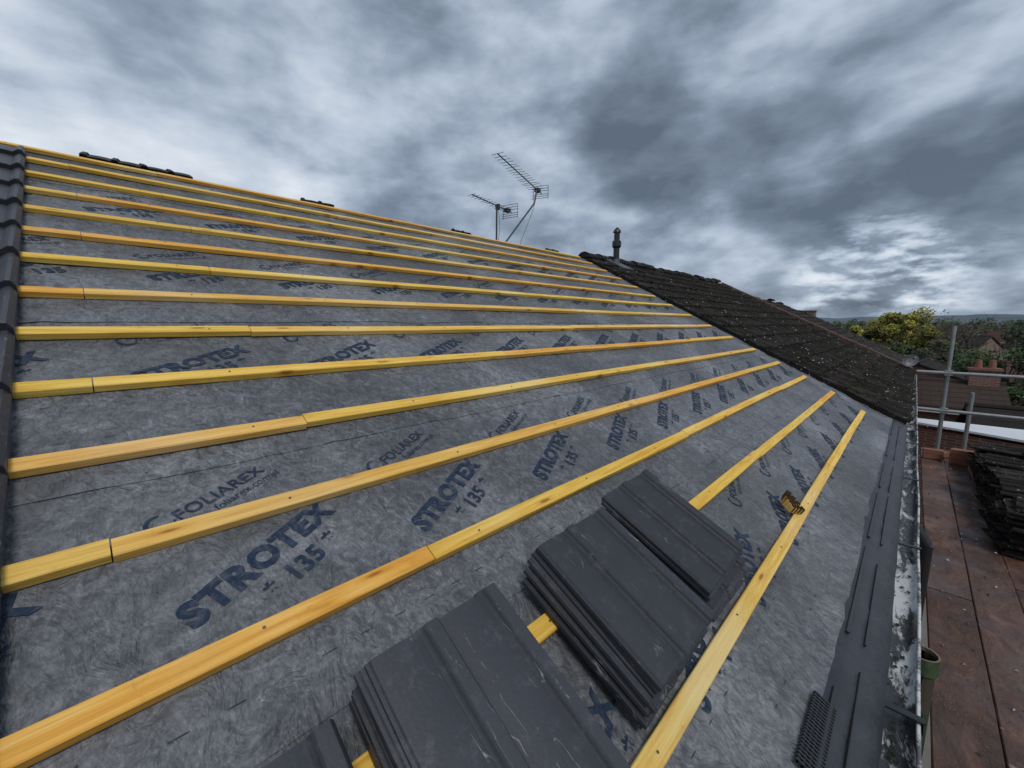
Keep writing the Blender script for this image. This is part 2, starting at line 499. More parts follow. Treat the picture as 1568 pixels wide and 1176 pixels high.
for (x0,cnt,hh,zo) in((.08,2,2,-.012),(1.58,1,2,-.022),(3.42,1,1,-.010),(5.35,1,1,-.010)):
    for i in range(cnt):
        mbx=MB()
        rnd=random.Random(int(x0*10)+i)
        for q in range(hh):
            Mx=Matrix.Translation((-(x0*H+.31*i*H+.34)+rnd.uniform(-.01,.01),-.40+rnd.uniform(-.005,.01),.026+zo+q*.0145))@Matrix.Rotation(rad(rnd.uniform(-1.5,1.5)),4,'Z')
            tile(mbx,Mx,col=(1,1,1))
        mbx.obj('roof_tile_stack',m_tile,MB2)

# ---------------------------------------------------------------- neighbour old roof
nh=empty('neighbouring_terraced_house')
mb=MB()
course_tiles(mb,VERGE+.01,END,S_EAVE,S_RIDGE+.02,G,.3,.02,.048,.007,14,True,gap=.014,seed=4,kick=.06)
old=mb.obj('old_tile_slope',m_old,MR,parent=None)
mb=MB();mb.box((VERGE+.01,S_EAVE+.03,-.03),(END,S_RIDGE,.012));ub=mb.obj('old_felt',m_black,MR)
def halfround(mb,M,y0,y1,r=.12,n=10,th=0.,squash=.8):
    vs=[]
    for y,k in((y0,1.08),(y0+.03,1.08),(y0+.031,1.),(y1,.97)):
        for i in range(n+1):
            a=math.pi*i/n
            vs.append((math.cos(a)*r*k,y,math.sin(a)*r*k*squash))
    m=n+1
    fs=[(j*m+i,j*m+i+1,(j+1)*m+i+1,(j+1)*m+i) for j in range(3) for i in range(n)]
    fs.append(tuple(range(m)));fs.append(tuple(reversed(range(3*m,4*m))))
    mb.add(vs,fs,M)
def ridge_caps(y0,y1,x,z,name,mat,seed=0):
    mb=MB();rnd=random.Random(seed);y=y0
    while y<y1-.1:
        M=Matrix.Translation((x+rnd.uniform(-.008,.008),0,z+rnd.uniform(-.008,.008)))@Matrix.Rotation(rad(rnd.uniform(-.2,.2)),4,'X')
        g=rnd.uniform(.7,1.3)
        k=len(mb.f)
        halfround(mb,M,y,min(y+.44,y1))
        for q in range(k,len(mb.f)): mb.c[q]=(g,g,g)
        y+=.45
    return mb.obj(name,mat,None,False)
rc=ridge_caps(VERGE,END,RP.x,RP.z+.015,'old_ridge_tiles',m_old)
mb=MB()
mb.box((END,S_EAVE,-.06),(END+.05,S_RIDGE,.055))
vg=mb.obj('verge_mortar',m_mortar,MR)
mb=MB()
s=S_EAVE+.02
while s<S_RIDGE-.2:
    g=random.uniform(.5,1.1)
    mb.box((END-.07,s,.06+random.uniform(0,.01)),(END+.09,s+.325,.10+random.uniform(0,.015)),col=(g,g*.8,g*.7)); s+=.335
vc=mb.obj('verge_tiles',m_mortar,MR)
mb=MB()
s=S_EAVE
while s<S_RIDGE-.1:
    mb.box((VERGE-.035+random.uniform(-.004,.004),s,-.02),(VERGE+.012,s+G*.96,.05+random.uniform(-.004,.01)),col=(.5,.5,.5)); s+=G
ju=mb.obj('junction_edge',m_old,MR)
mb=MB()
for i in range(2200):
    bb=random.uniform(VERGE+.05,END-.1); k=random.randint(0,14)
    ss=S_EAVE+k*G+random.uniform(-.02,.03) if random.random()<.7 else random.uniform(S_EAVE,S_RIDGE)
    if ss>S_RIDGE-.05: continue
    r=random.uniform(.008,.032); z=.066
    n=6; vs=[(bb,ss,z+r*.9)]
    for a in range(n): 
        q=2*math.pi*a/n+random.random(); rr=r*random.uniform(.7,1.3)
        vs.append((bb+math.cos(q)*rr,ss+math.sin(q)*rr,z+r*.4))
    for a in range(n):
        q=2*math.pi*a/n; vs.append((bb+math.cos(q)*r*1.1,ss+math.sin(q)*r*1.1,z-.04))
    fs=[(0,1+a,1+(a+1)%n) for a in range(n)]+[(1+a,1+n+a,1+n+(a+1)%n,1+(a+1)%n) for a in range(n)]
    mb.add(vs,fs)
mo=mb.obj('moss',m_moss,MR)
bpy.context.view_layer.update()
for o in(old,ub,rc,vg,vc,ju,mo): keep_parent(o,nh)
eave=MR@Vector((0,S_EAVE,0)); 
backx=2*RP.x-eave.x
def walls(parent,y0,y1,dz,mat):
    mb=MB()
    x1=eave.x-.16;x0=backx+.16; zt=eave.z-.16+dz; zr=RP.z-.06+dz
    vs=[(x1,y0,0),(x1,y1,0),(x0,y1,0),(x0,y0,0),(x1,y0,zt),(x1,y1,zt),(x0,y1,zt),(x0,y0,zt),(RP.x,y0,zr),(RP.x,y1,zr)]
    mb.add(vs,[(0,1,5,4),(1,2,6,9,5),(2,3,7,6),(3,0,4,8,7)])
    w=mb.obj('walls',mat); keep_parent(w,parent)
    mb=MB();mg=MB()
    y=y0+1.2
    while y<y1-1.3:
        for z in(1.,3.3):
            mb.box((x1-.02,y,z),(x1+.035,y+1.2,z+.06));mb.box((x1-.02,y,z+1.14),(x1+.035,y+1.2,z+1.2))
            for yy in(y,y+.57,y+1.14): mb.box((x1-.02,yy,z+.06),(x1+.033,yy+.06,z+1.14))
            mg.box((x1-.02,y+.01,z+.01),(x1+.012,y+1.19,z+1.19))
        y+=2.6
    a=mb.obj('window_frames',m_frame);g=mg.obj('window_glass',m_glass); keep_parent(a,parent);keep_parent(g,parent)
walls(house,-4.,VERGE-.0,0,m_brick); walls(nh,VERGE+.005,END-.01,0,m_brick2)
mb=MB()
mb.add([(RP.x,-4,RP.z-.01),(RP.x,VERGE,RP.z-.01),(backx,VERGE,eave.z),(backx,-4,eave.z)],[(3,2,1,0)])
bs=mb.obj('back_underlay',m_mem);keep_parent(bs,house)
mb=MB()
mb.add([(RP.x,VERGE,RP.z+.04),(RP.x,END,RP.z+.04),(backx,END,eave.z+.05),(backx,VERGE,eave.z+.05)],[(3,2,1,0)])
bs=mb.obj('back_slope',m_fr1);keep_parent(bs,nh)
mb=MB()
course_tiles(mb,-4,-1.2,S_EAVE,S_RIDGE-.1,G,.3,.018,.036,.001,12,kick=.05)
x=mb.obj('finished_slope',m_tile,MR);bpy.context.view_layer.update();keep_parent(x,house)
# small satellite dish on the far corner of the neighbour
mb=MB()
dc=MR@Vector((13.3*H,-.38*H,.24)); da=Vector((.3,-.85,.35)).normalized()
du=da.orthogonal().normalized();dw=da.cross(du);vs=[];fs=[]
for j in range(5):
    r=.17*j/4
    for i in range(20):
        a=2*math.pi*i/20; vs.append(dc+du*math.cos(a)*r+dw*math.sin(a)*r*.8+da*(r*r*1.4))
for j in range(4):
    for i in range(20): fs.append((j*20+i,j*20+(i+1)%20,(j+1)*20+(i+1)%20,(j+1)*20+i))
mb.add(vs,fs);mb.tube(dc,dc+Vector((0,0,-.3)),.018,n=8);mb.tube(dc-dw*.12,dc+da*.22,.008,n=6);mb.tube(dc+da*.2,dc+da*.27,.025,n=8)
mb.obj('satellite_dish',m_lead)

for (y0,y1,dz,sd) in((END+.1,22.2,-.32,5),(22.3,29.5,-.68,6)):
    e=empty('terraced_house_beyond')
    mb=MB(); course_tiles(mb,y0,y1,S_EAVE,S_RIDGE,G,.3,.03,.03,.005,6,True,seed=sd)
    M=Matrix.Translation((0,0,dz))@MR
    o=mb.obj('tile_slope',m_old,M); bpy.context.view_layer.update(); keep_parent(o,e)
    r=ridge_caps(y0,y1,RP.x,RP.z+.02+dz,'ridge_tiles',m_old,sd); keep_parent(r,e)
    mb=MB(); mb.add([(RP.x,y0,RP.z+.03+dz),(RP.x,y1,RP.z+.03+dz),(backx,y1,eave.z+dz),(backx,y0,eave.z+dz)],[(3,2,1,0)])
    o=mb.obj('back_slope',m_fr1);keep_parent(o,e)
    walls(e,y0,y1,dz,m_brick)
    mb=MB(); mb.box((RP.x-.35,y1-.7,RP.z-.5+dz),(RP.x+.35,y1-.1,RP.z+.20+dz)); mb.box((RP.x-.4,y1-.75,RP.z+.20+dz),(RP.x+.4,y1-.05,RP.z+.25+dz))
    if sd==6: o=mb.obj('chimney',m_brick2);keep_parent(o,e)

# ---------------------------------------------------------------- eaves strip, fascia, gutter
mb=MB()
x=-1.0
while x<VERGE:
    L=1.0 if x+1<VERGE else VERGE-x
    n=20;vs=[];fs=[]
    rows=[(-.405,-.016),(-.425,-.006),(-.44,.005),(-.47,.009),(-.52,.008),(-.56,.004),(-.585,-.018)]
    for j,(s,z) in enumerate(rows):
        for i in range(n+1):
            bb=x+(L+.04)*i/n
            vs.append((bb,s*H,z+(noise.noise(Vector((bb*5,s*30,2)))*.008 if j>2 else 0)+(.003 if i>n-2 else 0)))
    for j in range(len(rows)-1):
        for i in range(n): a=j*(n+1)+i; fs.append((a,a+n+1,a+n+2,a+1))
    mb.add(vs,fs)
    x+=1.0
es=mb.obj('eaves_felt_strip',m_strip,MR,True)
mb=MB()
for (sy,zz,w) in((-.445,.016,.008),(-.50,.018,.006)):
    x=-1.
    while x<VERGE-.1:
        mb.box((x,sy*H+random.uniform(-.004,.004),.002),(x+random.uniform(.6,.88),sy*H+w,zz)); x+=.93
for i in range(22): mb.box((1.12+i*.0125,-.455*H,.004),(1.126+i*.0125,-.395*H,.016))
for i in range(5): mb.box((1.12,-.45*H+i*.012,.006),(1.39,-.446*H+i*.012,.014))
es2=mb.obj('eaves_comb',m_black,MR)
mb=MB();mb.box((eave.x-.05,-3,eave.z-.19),(eave.x-.03,END,eave.z-.03));fa=mb.obj('fascia_board',m_frame)
def gutter(y0,y1,name):
    mb=MB();n=12;cx=eave.x+.045;cz=eave.z-.045;ro=.06;ri=.055
    ny=int((y1-y0)/.25);vs=[];fs=[]
    for j in range(ny+1):
        y=y0+(y1-y0)*j/ny
        wob=noise.noise(Vector((y*.9,0,0)))*.008
        for i in range(n+1):
            a=math.pi+math.pi*i/n
            vs.append((cx+math.cos(a)*ro+wob,y,cz+math.sin(a)*ro*.7+wob))
        for i in range(n+1):
            a=2*math.pi-math.pi*i/n
            vs.append((cx+math.cos(a)*ri+wob,y,cz+math.sin(a)*ri*.7+wob))
    m=2*(n+1)
    for j in range(ny):
        for i in range(m): a=j*m+i;b_=j*m+(i+1)%m; fs.append((a,b_,b_+m,a+m))
    mb.add(vs,fs)
    g=mb.obj(name,m_gut,None,True)
    mr=MB()
    for j in range(ny):
        ya=y0+(y1-y0)*j/ny;yb=y0+(y1-y0)*(j+1)/ny
        wa=noise.noise(Vector((ya*.9,0,0)))*.008;wb=noise.noise(Vector((yb*.9,0,0)))*.008
        mr.tube((cx+ro+wa,ya,cz+wa),(cx+ro+wb,yb,cz+wb),.0055,n=8,caps=False)
    r=mr.obj('rolled_rim',m_rim,None,True);r.parent=g
    mj=MB();y=y0+.9
    while y<y1:
        for i in range(n):
            a0=math.pi+math.pi*i/n;a1=math.pi+math.pi*(i+1)/n
            mj.add([(cx+math.cos(a)*(ro+.006),yy,cz+math.sin(a)*(ro+.006)*.7+.004) for a in(a0,a1) for yy in(y,y+.1)],[(0,2,3,1)])
        mj.box((cx-ro,y+.03,cz+.006),(cx+ro+.01,y+.055,cz+.012))
        y+=1.35
    q=mj.obj('brackets',m_black);q.parent=g
    ms=MB()
    for i in range(int((y1-y0)*26)):
        y=random.uniform(y0,y1);x=cx+random.uniform(-.03,.03);z=cz-.034+abs(x-cx)*.3;r=random.uniform(.003,.010)
        an=random.random()*6
        ms.add([(x+math.cos(an+q2)*r,y+math.sin(an+q2)*r*1.4,z+random.uniform(0,.004)) for q2 in(0,1.6,3.1,4.7)],[(0,1,2,3)])
    q=ms.obj('silt',m_moss);q.parent=g
    return g
gutter(-2.,VERGE-.02,'gutter'); gutter(VERGE+.05,END,'gutter')

# flue
mb=MB()
fp=MR@Vector((7.2*H,4.28*H,.05))
x,y,z=fp
mb.tube((x,y,z-.1),(x,y,z+.30),.058,n=20);mb.tube((x,y,z+.30),(x,y,z+.34),.058,.085,n=20);mb.tube((x,y,z+.34),(x,y,z+.43),.085,n=20)
mb.tube((x,y,z+.43),(x,y,z+.46),.085,.055,n=20);mb.tube((x,y,z+.46),(x,y,z+.60),.055,n=20);mb.tube((x,y,z+.60),(x,y,z+.64),.08,.065,n=20);mb.tube((x,y,z+.64),(x,y,z+.69),.065,.02,n=20)
fl=mb.obj('flue_pipe',m_black,None,False)
mb=MB()
mb.tube((x,y,z-.08),(x,y,z+.1),.085,.064,n=20)
fr=mb.obj('flashing_collar',m_lead);fr.parent=fl
mb=MB();mb.box((7.2*H-.2,4.28*H-.3,.02),(7.2*H+.2,4.28*H+.2,.09));lf=mb.obj('lead_slate',m_lead,MR);bpy.context.view_layer.update();keep_parent(lf,fl)

def V(x,y,z): return Vector((x,y,CAMZ+z))
def aerial(p1,p2,tm,mast,nel,l0,l1,refl=True,sp=.0):
    mb=MB()
    mb.tube(p1,p2,.009,n=8)
    d=(p2-p1).normalized(); side=d.cross(Vector((0,0,1))).normalized(); up=side.cross(d)
    for i in range(nel):
        f=i/(nel-1)*.84
        p=p1.lerp(p2,f); L=l0+(l1-l0)*f
        for sg in(1,-1):
            mb.tube(p,p+side*sg*L/2+up*(sp*L+random.uniform(-.01,.01)),.0035,n=6)
    if refl:
        p=p1.lerp(p2,.97)
        for z in(-.11,-.07,-.03,.03,.07,.11): mb.tube(p+up*z-side*.17-d*abs(z)*.4,p+up*z+side*.17-d*abs(z)*.4,.004,n=6)
        for w in(-.15,.15): mb.tube(p+side*w-up*.12,p+side*w+up*.12,.004,n=6)
        q=p1.lerp(p2,.88); mb.box(Vector((-.04,-.05,-.03)),Vector((.04,.05,.03)),Matrix.Translation(q))
    for a,b_ in zip(mast[:-1],mast[1:]): mb.tube(a,b_,.015,n=10)
    q=p1.lerp(p2,tm); mb.box((-.03,-.03,-.05),(.03,.03,.03),Matrix.Translation(q))
    b0=mast[-1]; mb.box((-.12,-.03,-.02),(.12,.03,.02),Matrix.Translation(b0+Vector((0,0,.12))))
    for i in range(8):
        f0=i/8;f1=(i+1)/8
        A_=q.lerp(mast[-1],f0)+Vector((.03*math.sin(f0*9),.05*math.sin(f0*3.1),0));B_=q.lerp(mast[-1],f1)+Vector((.03*math.sin(f1*9),.05*math.sin(f1*3.1),0))
        mb.tube(A_,B_,.004,n=5)
    return mb.obj('tv_aerial',m_alu)
aerial(V(-4.70,4.51,2.5),V(-5.46,6.42,2.5),.88,[V(-5.35,6.15,2.5),V(-5.33,6.05,2.22),V(-5.28,5.22,1.38),V(-5.28,5.2,.6)],16,.2,.34,True)
aerial(V(-5.17,4.4,2.0),V(-5.45,5.57,2.0),.62,[V(-5.33,5.09,2.02),V(-5.33,5.06,.6)],12,.15,.26,True)

mb=MB()
for i in range(4):
    Mx=Matrix.Translation((2.34*H+i*.014,-.125*H+i*.022,.03))@Matrix.Rotation(rad(-35+i*14),4,'Z')
    mb.box((-.04,-.010,0),(.04,.010,.03+i*.004),Mx,(.8,.8,.9))
    for j in range(4): mb.box((-.036+j*.02,-.0115,.004),(-.028+j*.02,.0115,.036+i*.004),Mx,(.06,.06,.08))
mb.obj('collated_nail_bundle',m_bat,MR)

mb=MB()
for i in range(420):
    bb=random.uniform(-.2,6)*H; ss=random.uniform(-.4,4.2)*H; r=random.uniform(.0015,.006)
    z=wr(bb,ss)+.003
    a=random.random()*6
    g=random.choice(((.8,.8,.8),(.3,.3,.3),(.9,.6,.25),(.2,.17,.14),(.12,.1,.08)))
    mb.add([(bb+math.cos(a+q)*r*random.uniform(.6,1.4),ss+math.sin(a+q)*r,z) for q in(0,2,4)]+[(bb,ss,z+r*.6)],[(0,1,3),(1,2,3),(2,0,3)],None,g)
m_chip,t,b,tc=material('chips')
t.set(b.inputs['Base Color'],t.mix(1.,(.5,.5,.5,1),t.new('ShaderNodeVertexColor',layer_name='tint').outputs[0],'MULTIPLY'))
mb.obj('loose_debris',m_chip,MR)

# ---------------------------------------------------------------- scaffolding
sc=empty('scaffolding')
DZ=CAMZ-1.9
mb=MB()
for i in range(6):
    x0=.25+i*.232
    y=-3-random.random()
    while y<8.9:
        L=3.9 if y+3.9<8.9 else 8.9-y
        if L<.3: break
        g=random.uniform(.7,1.2);dz=random.uniform(-.008,.008)
        n=14;vs=[];fs=[]
        for q in range(n+1):
            yy=y+L*q/n;w=noise.noise(Vector((yy*.7,i*3.,0)))*.008
            for (dx,dzz) in((0,-.038),(0,-.003),(.004,0),(.221,0),(.225,-.003),(.225,-.038)): vs.append((x0+dx+w,yy,DZ+dz+dzz))
        for q in range(n):
            for j in range(6): a=q*6+j;b_=q*6+(j+1)%6; fs.append((a,a+6,b_+6,b_))
        fs.append(tuple(range(6)));fs.append(tuple(reversed(range(n*6,n*6+6))))
        mb.add(vs,fs,None,(g,g,g)); y+=L+.012
o=mb.obj('boards',m_deck);keep_parent(o,sc)
mb=MB()
R=.0242
def tb(a,b_): mb.tube(a,b_,R,n=14)
for y in(-2.5,.0): 
    tb((1.72,y,0),(1.72,y,CAMZ+.3))
tb((.445,8.62,0),(.40,8.62,CAMZ-.03)); tb((1.72,8.62,0),(1.72,8.62,CAMZ+.2)); tb((1.72,4.2,0),(1.72,4.2,CAMZ+.3))
tb((.70,8.95,0),(.70,8.95,CAMZ-1.0))
for z in(-.70,-1.25): tb((.08,8.57,CAMZ+z),(3.0,8.57,CAMZ+z))
for z in(-.85,-1.35): tb((1.77,-3,CAMZ+z),(1.77,10,CAMZ+z))
for y in(-2.5,0.,2.2,4.2,6.4,8.5): tb((.17,y,DZ-.07),(1.9,y,DZ-.07))
tb((.3,-3,DZ-.125),(.3,9.2,DZ-.125));tb((1.65,-3,DZ-.125),(1.65,9.2,DZ-.125))
for p in((.41,8.60,CAMZ-.70),(.42,8.60,CAMZ-1.25),(.43,8.6,DZ+.02)):
    mb.box((-.04,-.05,-.035),(.04,.05,.035),Matrix.Translation(p)); mb.tube((p[0]-.06,p[1]-.03,p[2]),(p[0]+.06,p[1]-.03,p[2]),.01,n=6)
o=mb.obj('tubes_and_couplers',m_metal);keep_parent(o,sc)
mb=MB()
for (px,py,rz,n_) in((.36,8.2,10,2),(.62,8.1,-15,3),(.66,8.45,5,2),(.45,8.4,30,1)):
    for q in range(n_):
        mb.box((-.1,-.05,0),(.1,.05,.063),Matrix.Translation((px,py,DZ+.009+q*.066))@Matrix.Rotation(rad(rz+random.uniform(-12,12)),4,'Z'))
mb.obj('loose_bricks',m_terra)
mb=MB()
cx,cy=.175,2.5
n=20
for (r0,r1,z0,z1) in((.05,.05,DZ-1.5,CAMZ-1.50),(.058,.058,CAMZ-1.56,CAMZ-1.48)):
    mb.tube((cx,cy,z0),(cx,cy,z1),r0,r1,n=n,caps=False)
mb.tube((cx,cy,CAMZ-1.75),(cx,cy,CAMZ-1.48),.05,.05,n=n,caps=False,mi=1)
vs=[];fs=[]
for i in range(n):
    a=2*math.pi*i/n
    vs+= [(cx+math.cos(a)*.058,cy+math.sin(a)*.058,CAMZ-1.48),(cx+math.cos(a)*.05,cy+math.sin(a)*.05,CAMZ-1.48)]
for i in range(n): fs.append((2*i,2*((i+1)%n),2*((i+1)%n)+1,2*i+1))
mb.add(vs,fs,None,None,1)
m_pipein=simple('pipe_inner',(.2,.16,.12),.7,0,.4,10,.2)
mb.obj('green_drain_pipe',[m_greenpipe,m_pipein],None,False)
mb=MB()
mb.tube((.19,3.6,DZ-2),(.19,3.6,CAMZ-1.40),.034,n=14);mb.tube((.19,3.6,CAMZ-1.40),(.10,3.6,CAMZ-1.25),.034,n=14)
mb.obj('downpipe',m_black,None,False)

mb=MB();rnd=random.Random(12)
y=5.1
while y<7.7:
    for col in range(2):
        hgt=rnd.randint(10,17)
        for q in range(hgt):
            Mx=Matrix.Translation((.72+col*.4+rnd.uniform(-.035,.035),y+rnd.uniform(-.04,.04),DZ+.01+q*.026))@Matrix.Rotation(rad(90+rnd.uniform(-13,13)),4,'Z')@Matrix.Rotation(rad(rnd.uniform(-5,5)),4,'X')@Matrix.Translation((0,-.4,0))
            g=rnd.uniform(.4,1.5)
            tile(mb,Mx,.4,.33,.014,(g,g*.95,g*.9))
    y+=.37
mb.obj('old_tile_pile',m_old)
mb=MB()
for i in range(420):
    x=random.uniform(.27,1.3);y=random.uniform(.5,8.5);r=random.uniform(.003,.014)
    a=random.random()*6;g=random.choice(((.25,.22,.2),(.1,.1,.1),(.06,.05,.05),(.6,.32,.24),(.9,.9,.9)))
    mb.add([(x+math.cos(a+q)*r*random.uniform(.6,1.4),y+math.sin(a+q)*r,DZ+.009) for q in(0,2,4)]+[(x,y,DZ+.011+r*.6)],[(0,1,3),(1,2,3),(2,0,3)],None,g)
mb.obj('rubble',m_chip)

# ---------------------------------------------------------------- ground and surroundings
m_gr,t,b,tc=material('grass_ground')
c=t.ramp(t.noise(tc,.05,6,.7),[(.35,(.035,.05,.02)),(.5,(.06,.085,.03)),(.65,(.10,.10,.045))])
c=t.mix(t.noise(tc,3,5,.7),c,(.05,.06,.025))
t.set(b.inputs['Base Color'],c);b.inputs['Roughness'].default_value=.95
mb=MB();mb.add([(-6000,-6000,0),(6000,-6000,0),(6000,6000,0),(-6000,6000,0)],[(0,1,2,3)])
mb.obj('ground',m_gr)
m_pav=simple('paving',(.2,.19,.18),.85,0,.3,2,.2)
mb=MB();mb.box((-.2,-6,-.05),(3.2,20,.03));mb.obj('pavement',m_pav)
m_hill,t,b,tc=material('hill_fields')
c=t.ramp(t.noise(t.mapping(tc,(1,1,4)),.004,6,.7),[(.35,(.06,.085,.11)),(.55,(.09,.12,.14)),(.7,(.11,.14,.14))])
t.set(b.inputs['Base Color'],c);b.inputs['Roughness'].default_value=1
mb=MB();vs=[];fs=[];n=200
for i in range(n+1):
    a=rad(-100+200*i/n)
    for j,(r,hh) in enumerate(((1500,0),(2200,18),(2800,38),(3400,40))):
        z=hh*(1+.7*noise.noise(Vector((a*5,j*.4,0)))+.25*noise.noise(Vector((a*22,j,0))))
        vs.append((math.sin(a)*r,math.cos(a)*r,z))
for i in range(n):
    for j in range(3): k=i*4+j; fs.append((k,k+1,k+5,k+4))
mb.add(vs,fs);mb.obj('hills',m_hill,None,True)

def gable_house(x,y,w,d,he,hr,rot,wm,rm,ch=True,zb=0.):
    e=empty('brick_house'); M=Matrix.Translation((x,y,zb))@Matrix.Rotation(rad(rot),4,'Z')
    parts=[]
    mb=MB(); vs=[(-w/2,-d/2,0),(w/2,-d/2,0),(w/2,d/2,0),(-w/2,d/2,0),(-w/2,-d/2,he),(w/2,-d/2,he),(w/2,d/2,he),(-w/2,d/2,he),(-w/2,0,hr),(w/2,0,hr)]
    mb.add(vs,[(0,1,5,4),(1,2,6,9,5),(2,3,7,6),(3,0,4,8,7)])
    parts.append(mb.obj('walls',wm,M))
    mb=MB();k=(hr-he)/(d/2);ov=.3
    for sg in(1,-1):
        a=(-w/2-.2,sg*(d/2+ov),he-k*ov+.06);b_=(w/2+.2,sg*(d/2+ov),he-k*ov+.06);c_=(w/2+.2,0,hr+.06);d_=(-w/2-.2,0,hr+.06)
        up=Vector((0,0,.1)); vs=[Vector(p) for p in(a,b_,c_,d_)]; vs+=[p+up for p in vs]
        mb.add(vs,[(0,1,2,3),(4,5,6,7),(0,1,5,4),(1,2,6,5),(0,3,7,4)])
    mb.tube((-w/2-.2,0,hr+.14),(w/2+.2,0,hr+.14),.11,n=8)
    parts.append(mb.obj('roof',rm,M))
    mb=MB()
    for sg in(1,-1): mb.box((-w/2-.2,min(sg*(d/2+ov),sg*(d/2+ov+.1)),he-k*ov-.1),(w/2+.2,max(sg*(d/2+ov),sg*(d/2+ov+.1)),he-k*ov+.04))
    parts.append(mb.obj('gutters',m_frame,M))
    if ch:
        mb=MB();mb.box((w*.2,-.3,hr-.8),(w*.2+.9,.3,hr+.7));mb.box((w*.2-.05,-.35,hr+.7),(w*.2+.95,.35,hr+.8))
        parts.append(mb.obj('chimney',wm,M))
        mb=MB()
        for q in(.25,.65): mb.tube((w*.2+q,0,hr+.8),(w*.2+q,0,hr+1.15),.13,.1,n=10)
        parts.append(mb.obj('chimney_pots',m_terra,M))
    mb=MB();mg=MB()
    nx=max(1,int(w/2.5))
    for lv in range(1 if he<3.5 else 2):
        for i in range(nx):
            xx=-w/2+(i+.5)*w/nx; z=.9+lv*2.5
            for sg in(1,-1):
                ya,yb=sorted((sg*(d/2-.02),sg*(d/2+.012))); mg.box((xx-.55,ya,z),(xx+.55,yb,z+1.1))
                ya,yb=sorted((sg*(d/2-.02),sg*(d/2+.04)))
                for bx in((xx-.6,z-.06,xx+.6,z),(xx-.6,z+1.1,xx+.6,z+1.16),(xx-.6,z,xx-.55,z+1.1),(xx+.55,z,xx+.6,z+1.1),(xx-.03,z,xx+.03,z+1.1)):
                    mb.box((bx[0],ya,bx[1]),(bx[2],yb,bx[3]))
    parts.append(mb.obj('window_frames',m_frame,M));parts.append(mg.obj('windows',m_glass,M))
    for o in parts: o.parent=e
bpy.context.view_layer.update()
gable_house(.6,39,5,6,2.5,3.7,84,m_brick,m_fr1,False)
gable_house(6.6,38,5.5,5,2.6,3.9,10,m_brick,m_fr2,False)
gable_house(1.3,27,3.0,3.6,2.8,3.6,3,m_brick,m_fr3,True)
gable_house(7.2,25.5,5,4.5,2.7,4.0,-6,m_brick,m_fr3,True)
gable_house(3.3,21,3.2,2.8,2.5,3.4,4,m_brick,m_fr1,False)
gable_house(16,36,10,7,2.6,4.4,20,m_brick2,m_fr2,True)
rnd=random.Random(4)
for i in range(34):
    y=rnd.uniform(66,330); x=rnd.uniform(-.14,.26)*y+rnd.uniform(-4,4)
    gable_house(x,y,rnd.uniform(7,12),7,rnd.uniform(2.2,2.8),rnd.uniform(3.9,4.9),rnd.uniform(-30,120),rnd.choice((m_brick,m_brick2)),rnd.choice((m_fr1,m_fr2,m_fr3,m_fr1)),rnd.random()<.6,zb=-.3-rnd.random()*.3)
e=empty('outbuilding')
mb=MB();vs=[(.15,14.9,3.72),(7.5,12.2,3.62),(7.5,15.6,3.72),(.15,15.3,3.75)];vs=[Vector(v) for v in vs];vs+=[v+Vector((0,0,.05)) for v in vs]
mb.add(vs,[(3,2,1,0),(4,5,6,7),(0,1,5,4),(1,2,6,5),(2,3,7,6),(3,0,4,7)])
o=mb.obj('white_roof',m_white);keep_parent(o,e)
mb=MB();vs=[(.3,15.0,0),(7.3,12.4,0),(7.3,15.4,0),(.3,15.2,0)];vs+=[(a,b_,3.6) for a,b_,_ in vs]
mb.add(vs,[(0,1,5,4),(1,2,6,5),(2,3,7,6),(3,0,4,7)]);o=mb.obj('walls',m_brick);keep_parent(o,e)
mb=MB();mb.box((-.2,18,0),(10,18.22,2.3));mb.box((-.22,17.97,2.3),(10,18.25,2.37));mb.obj('garden_wall',m_brick)

